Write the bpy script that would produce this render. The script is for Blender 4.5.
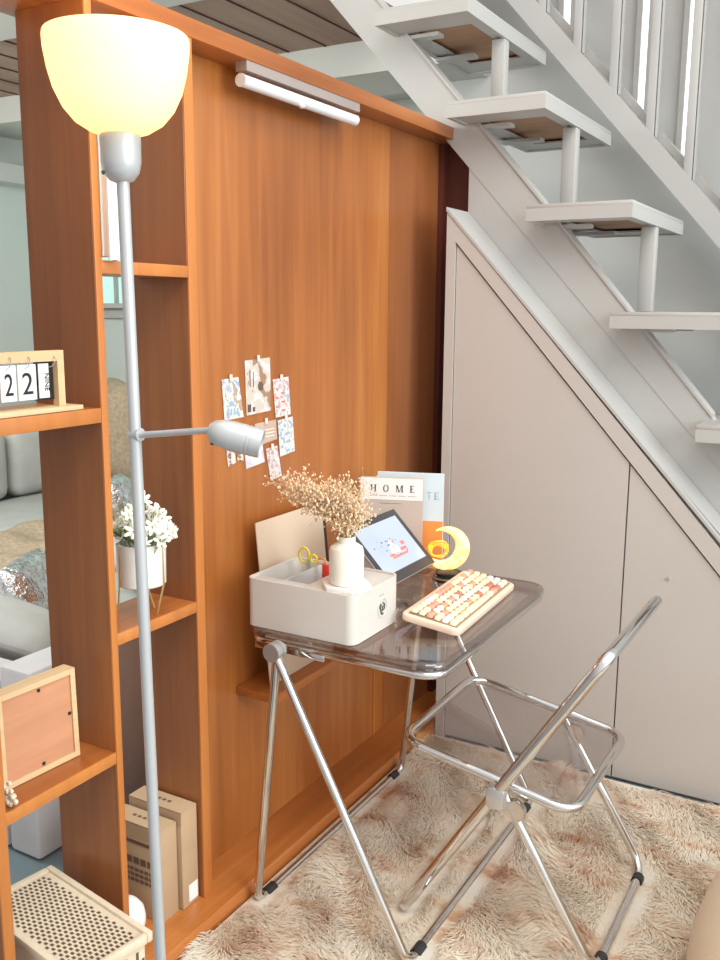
import bpy, bmesh, math, random
import numpy as np
from mathutils import Vector, Matrix
random.seed(7); rng = np.random.default_rng(7)
for o in list(bpy.data.objects): bpy.data.objects.remove(o)
S = bpy.context.scene; COL = S.collection
PI = math.pi; R = math.radians

# ------------------------------------------------------------ camera
cd = bpy.data.cameras.new('camera'); cam = bpy.data.objects.new('camera', cd); COL.objects.link(cam)
cd.sensor_fit = 'VERTICAL'; cd.sensor_height = 32.0; cd.lens = 32.0*924/960; cd.clip_start = .05; cd.clip_end = 100
rt = Vector((0.86697743, 0.49830023, 0.00685676)); dn = Vector((0.09605241, -0.15358602, -0.98345578)); fw = Vector((-0.48900314, 0.85329257, -0.18101855))
cam.matrix_world = Matrix(((rt.x, -dn.x, -fw.x, 0), (rt.y, -dn.y, -fw.y, 0), (rt.z, -dn.z, -fw.z, 1.5), (0, 0, 0, 1)))
S.camera = cam

# ------------------------------------------------------------ light
vs = S.view_settings
vs.view_transform = 'Standard'; vs.look = 'None'; vs.gamma = 1; vs.use_curve_mapping = False; vs.exposure = 0.22
W = bpy.data.worlds.new('daylight'); S.world = W; W.use_nodes = True
wn = W.node_tree; wn.nodes.clear()
wo = wn.nodes.new('ShaderNodeOutputWorld'); wb = wn.nodes.new('ShaderNodeBackground'); wr = wn.nodes.new('ShaderNodeValToRGB')
wt = wn.nodes.new('ShaderNodeTexCoord'); wsx = wn.nodes.new('ShaderNodeSeparateXYZ'); wm = wn.nodes.new('ShaderNodeMapRange')
wdt_ = wn.nodes.new('ShaderNodeVectorMath'); wdt_.operation = 'DOT_PRODUCT'; wdt_.inputs[1].default_value = (.78, .30, .55)
wn.links.new(wt.outputs['Generated'], wdt_.inputs[0]); wn.links.new(wdt_.outputs['Value'], wm.inputs['Value'])
wm.inputs['From Min'].default_value = -1; wm.inputs['From Max'].default_value = 1
wn.links.new(wm.outputs[0], wr.inputs[0])
wr.color_ramp.elements[0].color = (.20, .19, .18, 1); wr.color_ramp.elements[1].color = (1.16, 1.25, 1.28, 1)
e = wr.color_ramp.elements.new(.5); e.color = (.70, .67, .65, 1)
wn.links.new(wr.outputs[0], wb.inputs['Color']); wb.inputs['Strength'].default_value = 1.05
wn.links.new(wb.outputs[0], wo.inputs[0])

def area(name, loc, target, sx, sy, power, color):
    l = bpy.data.lights.new(name, 'AREA'); l.shape = 'RECTANGLE'; l.size = sx; l.size_y = sy; l.energy = power; l.color = color
    o = bpy.data.objects.new(name, l); COL.objects.link(o); o.location = loc
    o.rotation_euler = (Vector(target)-Vector(loc)).to_track_quat('-Z', 'Y').to_euler(); return o
area('window_daylight', (3.4, 1.0, 2.4), (-.6, 2.4, 1.2), 2.4, 2.4, 120, (.88, .98, 1))
area('overhead_fill', (.5, .9, 3.7), (-.4, 1.9, 0), 2.0, 2.0, 58, (1, .95, .88))  # unseen fill light added overhead to brighten the rug and upward faces
area('lounge_fill', (-3.3, 1.42, 2.2), (-3.4, 3.6, .7), 2.2, .7, 42, (.93, 1, .98))  # unseen area light added inside the lounge to lift its dark walls and sofa

# ------------------------------------------------------------ materials
def newmat(name):
    m = bpy.data.materials.new(name); m.use_nodes = True; nt = m.node_tree; b = nt.nodes['Principled BSDF']; return m, nt, b
def plain(name, col, rough=.5, metal=0, emit=None, es=0, coat=0, var=.04, vscale=8, bump=0, bscale=200):
    m, nt, b = newmat(name)
    b.inputs['Roughness'].default_value = rough; b.inputs['Metallic'].default_value = metal; b.inputs['Coat Weight'].default_value = coat
    tc = nt.nodes.new('ShaderNodeTexCoord'); n = nt.nodes.new('ShaderNodeTexNoise'); n.inputs['Scale'].default_value = vscale; n.inputs['Detail'].default_value = 3
    nt.links.new(tc.outputs['Object'], n.inputs['Vector'])
    r = nt.nodes.new('ShaderNodeValToRGB'); nt.links.new(n.outputs['Fac'], r.inputs[0])
    r.color_ramp.elements[0].position = .3; r.color_ramp.elements[1].position = .7
    r.color_ramp.elements[0].color = tuple(c*(1-var) for c in col)+(1,); r.color_ramp.elements[1].color = tuple(min(1, c*(1+var)) for c in col)+(1,)
    nt.links.new(r.outputs[0], b.inputs['Base Color'])
    if emit: b.inputs['Emission Color'].default_value = emit+(1,); b.inputs['Emission Strength'].default_value = es
    if bump:
        n2 = nt.nodes.new('ShaderNodeTexNoise'); n2.inputs['Scale'].default_value = bscale; nt.links.new(tc.outputs['Object'], n2.inputs['Vector'])
        bp = nt.nodes.new('ShaderNodeBump'); bp.inputs['Strength'].default_value = bump; bp.inputs['Distance'].default_value = .01
        nt.links.new(n2.outputs['Fac'], bp.inputs['Height']); nt.links.new(bp.outputs[0], b.inputs['Normal'])
    return m
def wood(name, dark, mid, light, axis='Z', rough=.34, fine=30, coat=.2, patch=1.6):
    m, nt, b = newmat(name); L = nt.links
    tc = nt.nodes.new('ShaderNodeTexCoord'); mp = nt.nodes.new('ShaderNodeMapping'); L.new(tc.outputs['Object'], mp.inputs['Vector'])
    s = [fine, fine, fine]; s['XYZ'.index(axis)] = fine*.045; mp.inputs['Scale'].default_value = s
    n = nt.nodes.new('ShaderNodeTexNoise'); n.inputs['Scale'].default_value = 1; n.inputs['Detail'].default_value = 5; n.inputs['Roughness'].default_value = .6; n.inputs['Distortion'].default_value = .4
    L.new(mp.outputs[0], n.inputs['Vector'])
    mp2 = nt.nodes.new('ShaderNodeMapping'); L.new(tc.outputs['Object'], mp2.inputs['Vector'])
    s2 = [patch*2.2]*3; s2['XYZ'.index(axis)] = patch*.5; mp2.inputs['Scale'].default_value = s2
    n2 = nt.nodes.new('ShaderNodeTexNoise'); n2.inputs['Scale'].default_value = 1; n2.inputs['Detail'].default_value = 2; L.new(mp2.outputs[0], n2.inputs['Vector'])
    mx = nt.nodes.new('ShaderNodeMix'); mx.data_type = 'FLOAT'; mx.inputs[0].default_value = .62
    L.new(n.outputs['Fac'], mx.inputs[2]); L.new(n2.outputs['Fac'], mx.inputs[3])
    r = nt.nodes.new('ShaderNodeValToRGB'); L.new(mx.outputs[0], r.inputs[0]); el = r.color_ramp.elements
    el[0].position = .33; el[0].color = dark+(1,); el[1].position = .68; el[1].color = light+(1,)
    q = el.new(.5); q.color = mid+(1,)
    L.new(r.outputs[0], b.inputs['Base Color']); b.inputs['Roughness'].default_value = rough; b.inputs['Coat Weight'].default_value = coat; b.inputs['Coat Roughness'].default_value = .18
    return m
def clear(name, tint, refl=.06, rough=.03, ior=1.45):
    m, nt, b = newmat(name); nt.nodes.remove(b); L = nt.links; out = nt.nodes['Material Output']
    t = nt.nodes.new('ShaderNodeBsdfTransparent'); t.inputs[0].default_value = tint+(1,)
    g = nt.nodes.new('ShaderNodeBsdfGlossy'); g.inputs['Roughness'].default_value = rough; g.inputs[0].default_value = (.95, .95, .95, 1)
    lw = nt.nodes.new('ShaderNodeLayerWeight'); lw.inputs['Blend'].default_value = .5
    pw = nt.nodes.new('ShaderNodeMath'); pw.operation = 'POWER'; pw.inputs[1].default_value = 4.0; L.new(lw.outputs['Facing'], pw.inputs[0])
    f = nt.nodes.new('ShaderNodeMath'); f.operation = 'MULTIPLY'; f.inputs[1].default_value = .7; L.new(pw.outputs[0], f.inputs[0])
    a = nt.nodes.new('ShaderNodeMath'); a.operation = 'ADD'; a.inputs[1].default_value = refl; a.use_clamp = True; L.new(f.outputs[0], a.inputs[0])
    mx = nt.nodes.new('ShaderNodeMixShader'); L.new(a.outputs[0], mx.inputs[0]); L.new(t.outputs[0], mx.inputs[1]); L.new(g.outputs[0], mx.inputs[2])
    L.new(mx.outputs[0], out.inputs[0]); return m

OR1, OR2, OR3 = (.26, .074, .015), (.385, .122, .026), (.52, .195, .050)
M = dict(
 wood_v=wood('varnished wood upright', OR1, OR2, OR3, 'Z'),
 wood_face=wood('varnished brown wood face', (.20, .065, .020), (.29, .10, .032), (.38, .145, .048), 'Z', fine=40),
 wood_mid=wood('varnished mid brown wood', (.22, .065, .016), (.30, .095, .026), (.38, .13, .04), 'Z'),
 wood_h=wood('varnished wood shelf', OR1, (.41, .125, .026), (.56, .205, .052), 'Y'),
 wood_edge=wood('wood edge band', (.38, .115, .025), (.50, .165, .036), (.60, .215, .05), 'Z'),
 wood_dark=wood('dark stained wood', (.05, .010, .007), (.09, .018, .012), (.13, .03, .018), 'Z'),
 pine=wood('pale pine', (.62, .40, .20), (.72, .50, .28), (.80, .60, .38), 'Y', rough=.6, coat=0, fine=60),
 ply=wood('reddish plywood', (.50, .22, .11), (.60, .28, .15), (.68, .35, .20), 'Y', rough=.7, coat=0, fine=40),
 ceilwood=wood('brown ceiling boards', (.24, .15, .11), (.33, .22, .165), (.40, .28, .21), 'Y', rough=.7, coat=0, fine=16),
 stepply=wood('step plywood', (.30, .15, .07), (.42, .22, .11), (.5, .28, .15), 'X', rough=.6, coat=0),
 closet=plain('closet lacquer', (.52, .475, .44), .38, var=.02, vscale=2),
 white=plain('white paint', (.455, .44, .42), .42, var=.02, vscale=2),
 wallw=plain('grey white wall', (.50, .495, .48), .7, var=.02, vscale=1.5),
 wallg=plain('pale green wall', (.57, .60, .565), .8, var=.02, vscale=1.5),
 ceilw=plain('white ceiling', (.55, .54, .50), .7, var=.02),
 chrome=plain('polished chrome', (.68, .665, .65), .09, 1, var=.01),
 steel=plain('brushed grey steel', (.62, .62, .62), .34, .85, var=.02),
 silverpaint=plain('silver lacquer', (.52, .525, .53), .36, .40, var=.02),
 rubber=plain('black rubber', (.02, .02, .02), .5),
 black=plain('black plastic', (.018, .017, .02), .35),
 plastic=plain('white plastic', (.66, .61, .555), .42, var=.01),
 recess=plain('pale grey plastic', (.60, .58, .56), .5, var=.01),
 ceramic=plain('cream ceramic', (.85, .80, .70), .4, var=.02, bump=.08, bscale=60),
 marble=plain('white marble', (.80, .76, .70), .35, var=.05, vscale=20),
 gold=plain('brushed gold', (.75, .52, .22), .3, .8),
 kraft=plain('kraft cardboard', (.47, .315, .19), .85, var=.05, vscale=10),
 ink=plain('brown print', (.14, .08, .05), .8),
 inkblack=plain('black print', (.015, .015, .018), .6),
 paper=plain('white paper', (.86, .82, .79), .7, var=.01),
 folder=plain('beige folder', (.60, .45, .33), .55, var=.02),
 straw=plain('dried straw', (.70, .48, .27), .9, var=.25, vscale=60),
 straw2=plain('pale dried blossom', (.84, .63, .42), .9, var=.25, vscale=80),
 petal=plain('white petals', (.85, .82, .72), .6, var=.05),
 leaf=plain('green leaf', (.16, .22, .08), .6, var=.2, vscale=30),
 rattan=plain('beige woven plastic', (.74, .61, .45), .55, var=.06, vscale=40),
 floor=plain('blue grey floor tile', (.16, .21, .23), .35, var=.06, vscale=3),
 sofa=plain('grey fabric', (.50, .50, .47), .9, var=.06, vscale=12, bump=.15, bscale=300),
 sofa2=plain('light grey fabric', (.64, .61, .61), .9, var=.04, vscale=12, bump=.1, bscale=300),
 throw=plain('beige knit', (.42, .32, .22), .95, var=.2, vscale=60, bump=.4, bscale=120),
 foil=plain('silver sequin fabric', (.75, .76, .76), .22, .9, var=.3, vscale=40, bump=1.0, bscale=45),
 olive=plain('olive fabric', (.30, .30, .14), .85, var=.15, vscale=30),
 bag=plain('beige beanbag fabric', (.80, .65, .48), .85, var=.03, vscale=6, bump=.1, bscale=150),
 kbase=plain('cream pink plastic', (.82, .62, .48), .45, var=.01),
 keyc=plain('cream keycap', (.86, .74, .50), .5, var=.01), keyp=plain('salmon keycap', (.78, .36, .24), .5, var=.01),
 keyw=plain('white keycap', (.86, .80, .72), .5, var=.01), keyr=plain('red brown keycap', (.60, .20, .14), .5, var=.01),
 bezel=plain('graphite bezel', (.05, .045, .048), .3),
 red=plain('red plastic', (.75, .05, .03), .4), yellow=plain('yellow plastic', (.75, .60, .05), .4),
 orange=plain('orange cover print', (.80, .30, .07), .6), brownc=plain('taupe cover', (.56, .46, .40), .6, var=.02),
 bluew=plain('pale blue cover', (.62, .70, .74), .6), bluei=plain('grey blue print', (.30, .42, .50), .6),
 smoke=clear('smoky clear acrylic', (.83, .80, .795), .085), smoke_edge=clear('acrylic edge', (.84, .83, .83), .10),
 glass=clear('clear glass', (.93, .93, .92), .05),
 tube=plain('frosted tube', (.74, .74, .76), .35), plate=plain('pinkish aluminium', (.50, .42, .39), .35, .6),
 window=plain('bright window daylight', (.9, .95, 1), .3, emit=(.86, .97, 1.0), es=.95),
 teal=plain('teal window light', (.4, .6, .55), .3, emit=(.38, .62, .55), es=.75),
 ottle=plain('white cylinder', (.85, .84, .84), .5),
)
# rug: tan patches on cream
def furmat():
    m, nt, b = newmat('shaggy fur'); L = nt.links
    tc = nt.nodes.new('ShaderNodeTexCoord'); mp = nt.nodes.new('ShaderNodeMapping'); mp.inputs['Scale'].default_value = (4.6, 7.5, 1); L.new(tc.outputs['Object'], mp.inputs[0])
    n = nt.nodes.new('ShaderNodeTexNoise'); n.inputs['Scale'].default_value = 1; n.inputs['Detail'].default_value = 4; n.inputs['Roughness'].default_value = .65; L.new(mp.outputs[0], n.inputs['Vector'])
    r = nt.nodes.new('ShaderNodeValToRGB'); L.new(n.outputs['Fac'], r.inputs[0]); el = r.color_ramp.elements
    el[0].position = .42; el[0].color = (.97, .90, .79, 1); el[1].position = .66; el[1].color = (.74, .44, .25, 1); q = el.new(.55); q.color = (.94, .82, .67, 1)
    L.new(r.outputs[0], b.inputs['Base Color']); b.inputs['Roughness'].default_value = .75
    b.inputs['Sheen Weight'].default_value = .3
    t = nt.nodes.new('ShaderNodeBsdfTranslucent'); L.new(r.outputs[0], t.inputs[0]); mx = nt.nodes.new('ShaderNodeMixShader'); mx.inputs[0].default_value = .35
    L.new(b.outputs[0], mx.inputs[1]); L.new(t.outputs[0], mx.inputs[2]); L.new(mx.outputs[0], nt.nodes['Material Output'].inputs[0]); return m
M['fur'] = furmat()
def glowmat():
    m, nt, b = newmat('opal glass shade'); L = nt.links; out = nt.nodes['Material Output']
    b.inputs['Base Color'].default_value = (.95, .88, .70, 1); b.inputs['Roughness'].default_value = .35
    b.inputs['Emission Color'].default_value = (1, .82, .45, 1); b.inputs['Emission Strength'].default_value = .45
    t = nt.nodes.new('ShaderNodeBsdfTranslucent'); t.inputs[0].default_value = (1, .88, .55, 1)
    mx = nt.nodes.new('ShaderNodeMixShader'); mx.inputs[0].default_value = .5; L.new(b.outputs[0], mx.inputs[1]); L.new(t.outputs[0], mx.inputs[2]); L.new(mx.outputs[0], out.inputs[0]); return m
M['opal'] = glowmat()
def moonmat():
    m, nt, b = newmat('glowing moon resin'); L = nt.links
    tc = nt.nodes.new('ShaderNodeTexCoord'); n = nt.nodes.new('ShaderNodeTexNoise'); n.inputs['Scale'].default_value = 55; L.new(tc.outputs['Object'], n.inputs['Vector'])
    r = nt.nodes.new('ShaderNodeValToRGB'); L.new(n.outputs['Fac'], r.inputs[0]); el = r.color_ramp.elements
    el[0].position = .38; el[0].color = (1, .42, .04, 1); el[1].position = .6; el[1].color = (1, .80, .32, 1)
    L.new(r.outputs[0], b.inputs['Emission Color']); b.inputs['Emission Strength'].default_value = 1.1; b.inputs['Base Color'].default_value = (.9, .6, .25, 1); return m
M['moon'] = moonmat()
M['amber'] = plain('glowing amber filament', (.9, .4, .05), .4, emit=(1, .33, .02), es=1.0)
def screenmat():
    m, nt, b = newmat('lit tablet screen'); L = nt.links
    tc = nt.nodes.new('ShaderNodeTexCoord'); n = nt.nodes.new('ShaderNodeTexNoise'); n.inputs['Scale'].default_value = 6; L.new(tc.outputs['Object'], n.inputs['Vector'])
    r = nt.nodes.new('ShaderNodeValToRGB'); L.new(n.outputs['Fac'], r.inputs[0]); el = r.color_ramp.elements
    el[0].position = .3; el[0].color = (.60, .70, .90, 1); el[1].position = .7; el[1].color = (.70, .82, .92, 1)
    L.new(r.outputs[0], b.inputs['Emission Color']); b.inputs['Emission Strength'].default_value = .78; b.inputs['Base Color'].default_value = (.1, .1, .12, 1); b.inputs['Roughness'].default_value = .15; return m
M['screen'] = screenmat()
def cardmat(name, base, a, b_, scale, thr=.58):
    m, nt, b = newmat(name); L = nt.links
    tc = nt.nodes.new('ShaderNodeTexCoord'); v = nt.nodes.new('ShaderNodeTexNoise'); v.inputs['Scale'].default_value = scale; v.inputs['Detail'].default_value = 3; L.new(tc.outputs['Object'], v.inputs['Vector'])
    r = nt.nodes.new('ShaderNodeValToRGB'); r.color_ramp.interpolation = 'CONSTANT'; L.new(v.outputs['Fac'], r.inputs[0]); el = r.color_ramp.elements
    el[0].position = 0; el[0].color = a+(1,); el[1].position = thr; el[1].color = b_+(1,); q = el.new(.42); q.color = base+(1,)
    hs = nt.nodes.new('ShaderNodeHueSaturation'); hs.inputs['Value'].default_value = .82; L.new(r.outputs[0], hs.inputs['Color']); L.new(hs.outputs[0], b.inputs['Base Color']); b.inputs['Roughness'].default_value = .5; return m

# ------------------------------------------------------------ mesh builder
class MB:
    def __init__(s): s.bm = bmesh.new()
    def _face(s, vs_):
        try: return s.bm.faces.new(vs_)
        except ValueError: return None
    def box(s, x0, x1, y0, y1, z0, z1, bev=0, T=None, seg=2):
        t = bmesh.new(); bmesh.ops.create_cube(t, size=1)
        for v in t.verts: v.co = Vector(((x0+x1)/2+v.co.x*(x1-x0), (y0+y1)/2+v.co.y*(y1-y0), (z0+z1)/2+v.co.z*(z1-z0)))
        if bev: bmesh.ops.bevel(t, geom=list(t.edges), offset=bev, segments=seg, affect='EDGES', profile=.5)
        return s.merge(t, T)
    def merge(s, t, T=None):
        if T is not None: bmesh.ops.transform(t, matrix=T, verts=t.verts)
        me = bpy.data.meshes.new('tmp'); t.to_mesh(me); t.free(); s.bm.from_mesh(me); bpy.data.meshes.remove(me); return s
    def prism(s, pts, axis, a, b, T=None, bev=0):
        t = bmesh.new()
        def P(u, v, w): return {'X': (w, u, v), 'Y': (u, w, v), 'Z': (u, v, w)}[axis]
        A = [t.verts.new(P(u, v, a)) for u, v in pts]; B = [t.verts.new(P(u, v, b)) for u, v in pts]; n = len(pts)
        t.faces.new(A); t.faces.new(B[::-1])
        for i in range(n): t.faces.new((A[i], B[i], B[(i+1) % n], A[(i+1) % n]))
        bmesh.ops.recalc_face_normals(t, faces=t.faces)
        if bev: bmesh.ops.bevel(t, geom=list(t.edges), offset=bev, segments=2, affect='EDGES', profile=.5)
        return s.merge(t, T)
    def tube(s, pts, r, seg=12, closed=False, T=None, flat=1):
        pts = [Vector(p) for p in pts]; n = len(pts); t = bmesh.new(); rings = []
        rr = r if isinstance(r, (list, tuple)) else [r]*n; up = None
        for i, p in enumerate(pts):
            if closed: d = (pts[(i+1) % n]-pts[i-1])
            else: d = pts[min(i+1, n-1)]-pts[max(i-1, 0)]
            d.normalize()
            if up is None: up = Vector((0, 0, 1)) if abs(d.z) < .9 else Vector((0, 1, 0))
            u = (up-d*up.dot(d)); u.normalize(); up = u; w = d.cross(u)
            rings.append([t.verts.new(p+(u*math.cos(2*PI*k/seg)+w*math.sin(2*PI*k/seg)*flat)*rr[i]) for k in range(seg)])
        m = n if closed else n-1
        for i in range(m):
            a, b = rings[i], rings[(i+1) % n]
            for k in range(seg): t.faces.new((a[k], a[(k+1) % seg], b[(k+1) % seg], b[k]))
        if not closed: t.faces.new(rings[0][::-1]); t.faces.new(rings[-1])
        bmesh.ops.recalc_face_normals(t, faces=t.faces)
        return s.merge(t, T)
    def lathe(s, prof, c=(0, 0, 0), seg=32, T=None, cap=True):
        t = bmesh.new(); rings = []
        for r, z in prof:
            rings.append([t.verts.new((c[0]+max(r, 1e-5)*math.cos(2*PI*k/seg), c[1]+max(r, 1e-5)*math.sin(2*PI*k/seg), c[2]+z)) for k in range(seg)])
        for a, b in zip(rings, rings[1:]):
            for k in range(seg): t.faces.new((a[k], a[(k+1) % seg], b[(k+1) % seg], b[k]))
        if cap: t.faces.new(rings[0][::-1]); t.faces.new(rings[-1])
        bmesh.ops.recalc_face_normals(t, faces=t.faces)
        return s.merge(t, T)
    def cyl(s, p0, p1, r0, r1=None, seg=16):
        return s.tube([p0, p1], [r0, r0 if r1 is None else r1], seg)
    def blob(s, c, size, seg=14, T=None, noise=0):
        t = bmesh.new(); bmesh.ops.create_uvsphere(t, u_segments=seg, v_segments=max(4, seg//2), radius=1)
        for v in t.verts:
            k = 1+random.uniform(-noise, noise); v.co = Vector((c[0]+v.co.x*size[0]*k, c[1]+v.co.y*size[1]*k, c[2]+v.co.z*size[2]*k))
        return s.merge(t, T)
    def build(s, name, mat, parent=None, loc=None, smooth=True, angle=38):
        me = bpy.data.meshes.new(name); bm = s.bm
        if parent is not None: off = Vector(parent.get('_w', (0, 0, 0)))
        elif loc is not None: off = Vector(loc)
        else:
            xs = [v.co for v in bm.verts]; off = Vector(((min(v.x for v in xs)+max(v.x for v in xs))/2, (min(v.y for v in xs)+max(v.y for v in xs))/2, min(v.z for v in xs)))
        for v in bm.verts: v.co -= off
        bm.to_mesh(me); bm.free()
        if smooth:
            me.polygons.foreach_set('use_smooth', [True]*len(me.polygons)); me.set_sharp_from_angle(angle=R(angle))
        me.materials.append(mat); o = bpy.data.objects.new(name, me); COL.objects.link(o); W_[o.name] = off
        o['_w'] = tuple(off)
        if parent is not None: o.parent = parent
        else: o.location = off
        return o
W_ = {}
def tag(o, label=None, cat=None, group=None, kind=None):
    if label: o['label'] = label
    if cat: o['category'] = cat
    if group: o['group'] = group
    if kind: o['kind'] = kind
    return o
def thing(name, loc, label, cat, group=None):
    o = bpy.data.objects.new(name, None); COL.objects.link(o); o.location = loc; o['_w'] = tuple(loc); o.empty_display_size = .05
    return tag(o, label, cat, group)
def struct(name, mb, mat, **k): return tag(mb.build(name, mat, **k), kind='structure')
def fillet(pts, r, closed=False, n=6):
    pts = [Vector(p) for p in pts]; out = []; m = len(pts)
    for i, p in enumerate(pts):
        if not closed and i in (0, m-1): out.append(p); continue
        a = pts[i-1]-p; b = pts[(i+1) % m]-p; la, lb = a.length, b.length; a.normalize(); b.normalize()
        ang = a.angle(b); t = min(r/math.tan(ang/2), la*.49, lb*.49); rr = t*math.tan(ang/2)
        c = p+(a+b).normalized()*(rr/math.sin(ang/2)); s0 = p+a*t-c; s1 = p+b*t-c; tot = s0.angle(s1); ax = s0.cross(s1)
        for k in range(n+1): out.append(c+Matrix.Rotation(tot*k/n, 3, ax) @ s0)
    return out
def frame_T(loc, rz=0, rx=0, ry=0): return Matrix.Translation(loc) @ Matrix.Rotation(rz, 4, 'Z') @ Matrix.Rotation(ry, 4, 'Y') @ Matrix.Rotation(rx, 4, 'X')
def text_mb(body, size, T, depth=.0006, align='CENTER'):
    c = bpy.data.curves.new('t', 'FONT'); c.body = body; c.size = size; c.align_x = align; c.extrude = depth
    o = bpy.data.objects.new('t', c); COL.objects.link(o); dg = bpy.context.evaluated_depsgraph_get()
    me = bpy.data.meshes.new_from_object(o.evaluated_get(dg)); bpy.data.objects.remove(o)
    mb = MB(); t = bmesh.new(); t.from_mesh(me); bpy.data.meshes.remove(me); mb.merge(t, T); return mb

# ============================================================ SETTING
PX = -1.446; FX = -1.365; BX = -1.565       # panel plane, shelf front, shelf back
struct('floor', MB().box(-5, 2.6, .3, 4.6, -.06, 0), M['floor'])
struct('wall_left', MB().box(-4.7, -4.6, .3, 4.6, 0, 2.62), M['wallg'])
struct('wall_rear', MB().box(-4.6, -1.75, 4.4, 4.5, 0, 2.62), M['wallg'])
struct('wall_stairs', MB().box(-1.85, 2.4, 3.86, 3.96, 0, 4.3), M['wallw'])
struct('ceiling', MB().box(-4.6, -1.85, .3, 3.56, 2.6, 2.68), M['ceilwood'])
struct('trim_5', MB().box(-4.6, -1.85, .3, 2.765, 2.57, 2.5995), M['ceilw'])
seams = MB()
for i in range(14):
    x = -4.5+i*.19; seams.box(x, x+.006, 2.766, 3.55, 2.594, 2.6005)
struct('trim_1', seams, M['wood_dark'])
struct('trim_2', MB().box(-4.6, -1.6, 3.56, 3.95, 2.47, 2.70), M['ceilw'])
struct('trim_3', MB().box(-4.6, -1.6, 3.951, 4.4, 2.55, 2.62), M['wallw'])
struct('trim_4', MB().box(-4.6, -4.35, .3, 3.55, 2.36, 2.6).box(-4.6, -4.45, .3, 4.4, 2.2, 2.3), M['ceilw'])
# teal window on the far wall
w = struct('window_1', MB().box(-4.6, -3.3, 4.385, 4.399, 1.53, 2.2), M['teal'])
wf = MB().box(-4.6, -3.25, 4.36, 4.398, 1.44, 1.50).box(-4.6, -3.25, 4.30, 4.398, 1.501, 1.53)
for xx in (-4.29, -4.21, -3.9, -3.6): wf.box(xx, xx+.02, 4.36, 4.384, 1.531, 2.2)
tag(wf.build('window_frame', M['white'], w), kind='structure')

# wooden partition: plinth, panels, head beam
pr = thing('wooden_partition', (-1.45, 2.2, 0), 'orange varnished wood partition wall with open shelf bays at its left end', 'partition')
MB().prism([(-1.62, 0), (-1.305, 0), (-1.305, .038), (-1.312, .047), (-1.335, .05), (-1.62, .05)], 'Y', .85, 3.2).build('plinth', M['wood_h'], pr)
MB().box(PX-.018, PX, 1.648, 2.699, .05, 2.068).build('wall_panel', M['wood_v'], pr)
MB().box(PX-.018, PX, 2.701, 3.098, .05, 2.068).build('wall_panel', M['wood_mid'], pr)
MB().box(PX+.0005, PX+.004, 2.62, 2.628, .05, .5).build('panel_strip', M['wood_edge'], pr)
MB().box(PX-.14, FX, .85, 3.10, 2.0685, 2.108, .002).build('head_beam', M['wood_h'], pr)
tag(MB().box(PX-.02, -1.335, 3.10, 3.13, .05, 2.10).box(PX, PX+.02, 3.06, 3.10, .05, 2.0685).build('end_board', M['wood_dark'], pr), 'dark maroon end board')
def upright(y0, y1, bx=-1.552):
    u = MB().box(bx, FX-.006, y0, y1, .0505, 2.068).build('upright', M['wood_face'], pr)
    MB().box(FX-.006, FX, y0-.001, y1+.001, .0505, 2.0675, .0015).build('edge_band', M['wood_edge'], u)
upright(1.030, 1.053); upright(1.342, 1.358); upright(1.618, 1.646, -1.530)
def shelf(y0, y1, zt, th, bx=-1.552):
    u = MB().box(bx, FX-.007, y0, y1, zt-th, zt).build('shelf', M['wood_h'], pr)
    MB().box(FX-.007, FX-.001, y0+.0005, y1-.0005, zt-th-.001, zt+.0008, .0015).build('edge_band', M['wood_edge'], u)
shelf(1.0535, 1.3415, .562, .024); shelf(1.0535, 1.3415, 1.303, .028); shelf(1.3585, 1.6175, .822, .024, -1.515); shelf(1.3585, 1.6175, 1.592, .024, -1.515)
shelf(.85, 1.0295, .562, .024)
MB().box(PX+.001, -1.318, 1.863, 2.70, .482, .506, .002).build('shelf', M['wood_h'], pr)

# under-stair closet
SL = 1.0
def cz(x): return 1.815-(x+1.30)*1.085          # front outline of the sloping top
cl = thing('under_stair_closet', (-.3, 2.9, 0), 'beige grey closet with a sloping top fitted under the white stairs', 'closet')
XE = .40
tr = MB()
tr.prism([(-1.30, 0), (-1.268, 0), (-1.268, 1.72), (-1.30, cz(-1.30))], 'Y', 2.823, 2.84)
dz_ = .118
tr.prism([(-1.30, cz(-1.30)), (-1.268, 1.72-.0), (XE-.05, cz(XE-.05)-dz_), (XE, cz(XE)-.03)], 'Y', 2.823, 2.84)
tr.build('door_frame', M['closet'], cl)
MB().prism([(-1.30, 0), (-1.30, cz(-1.30)-.002), (XE, cz(XE)-.002), (XE, 0)], 'Y', 2.846, 2.998).build('carcass', M['closet'], cl)
b = MB(); T0 = [(-1.302, cz(-1.302)), (XE, cz(XE))]
b.prism([T0[0], (T0[0][0], T0[0][1]+.012), (XE, T0[1][1]+.012), T0[1]], 'Y', 2.820, 2.9995); b.build('top_board', M['white'], cl)
def zdoor(x): return 1.716-(x+1.265)*((1.72-(cz(XE-.05)-dz_))/(XE-.05+1.268))-.004
for x0, x1 in ((-1.265, -.673), (-.668, -.02), (-.015, XE-.06)):
    d = MB().prism([(x0, .012), (x0, zdoor(x0)-.004), (x1, zdoor(x1)-.004), (x1, .012)], 'Y', 2.829, 2.8455).build('door', M['closet'], cl)
    if x0 == -.668: tag(MB().cyl((-.535, 2.829, .70), (-.535, 2.824, .70), .005, seg=10).build('screw', M['steel'], d), None)

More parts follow.
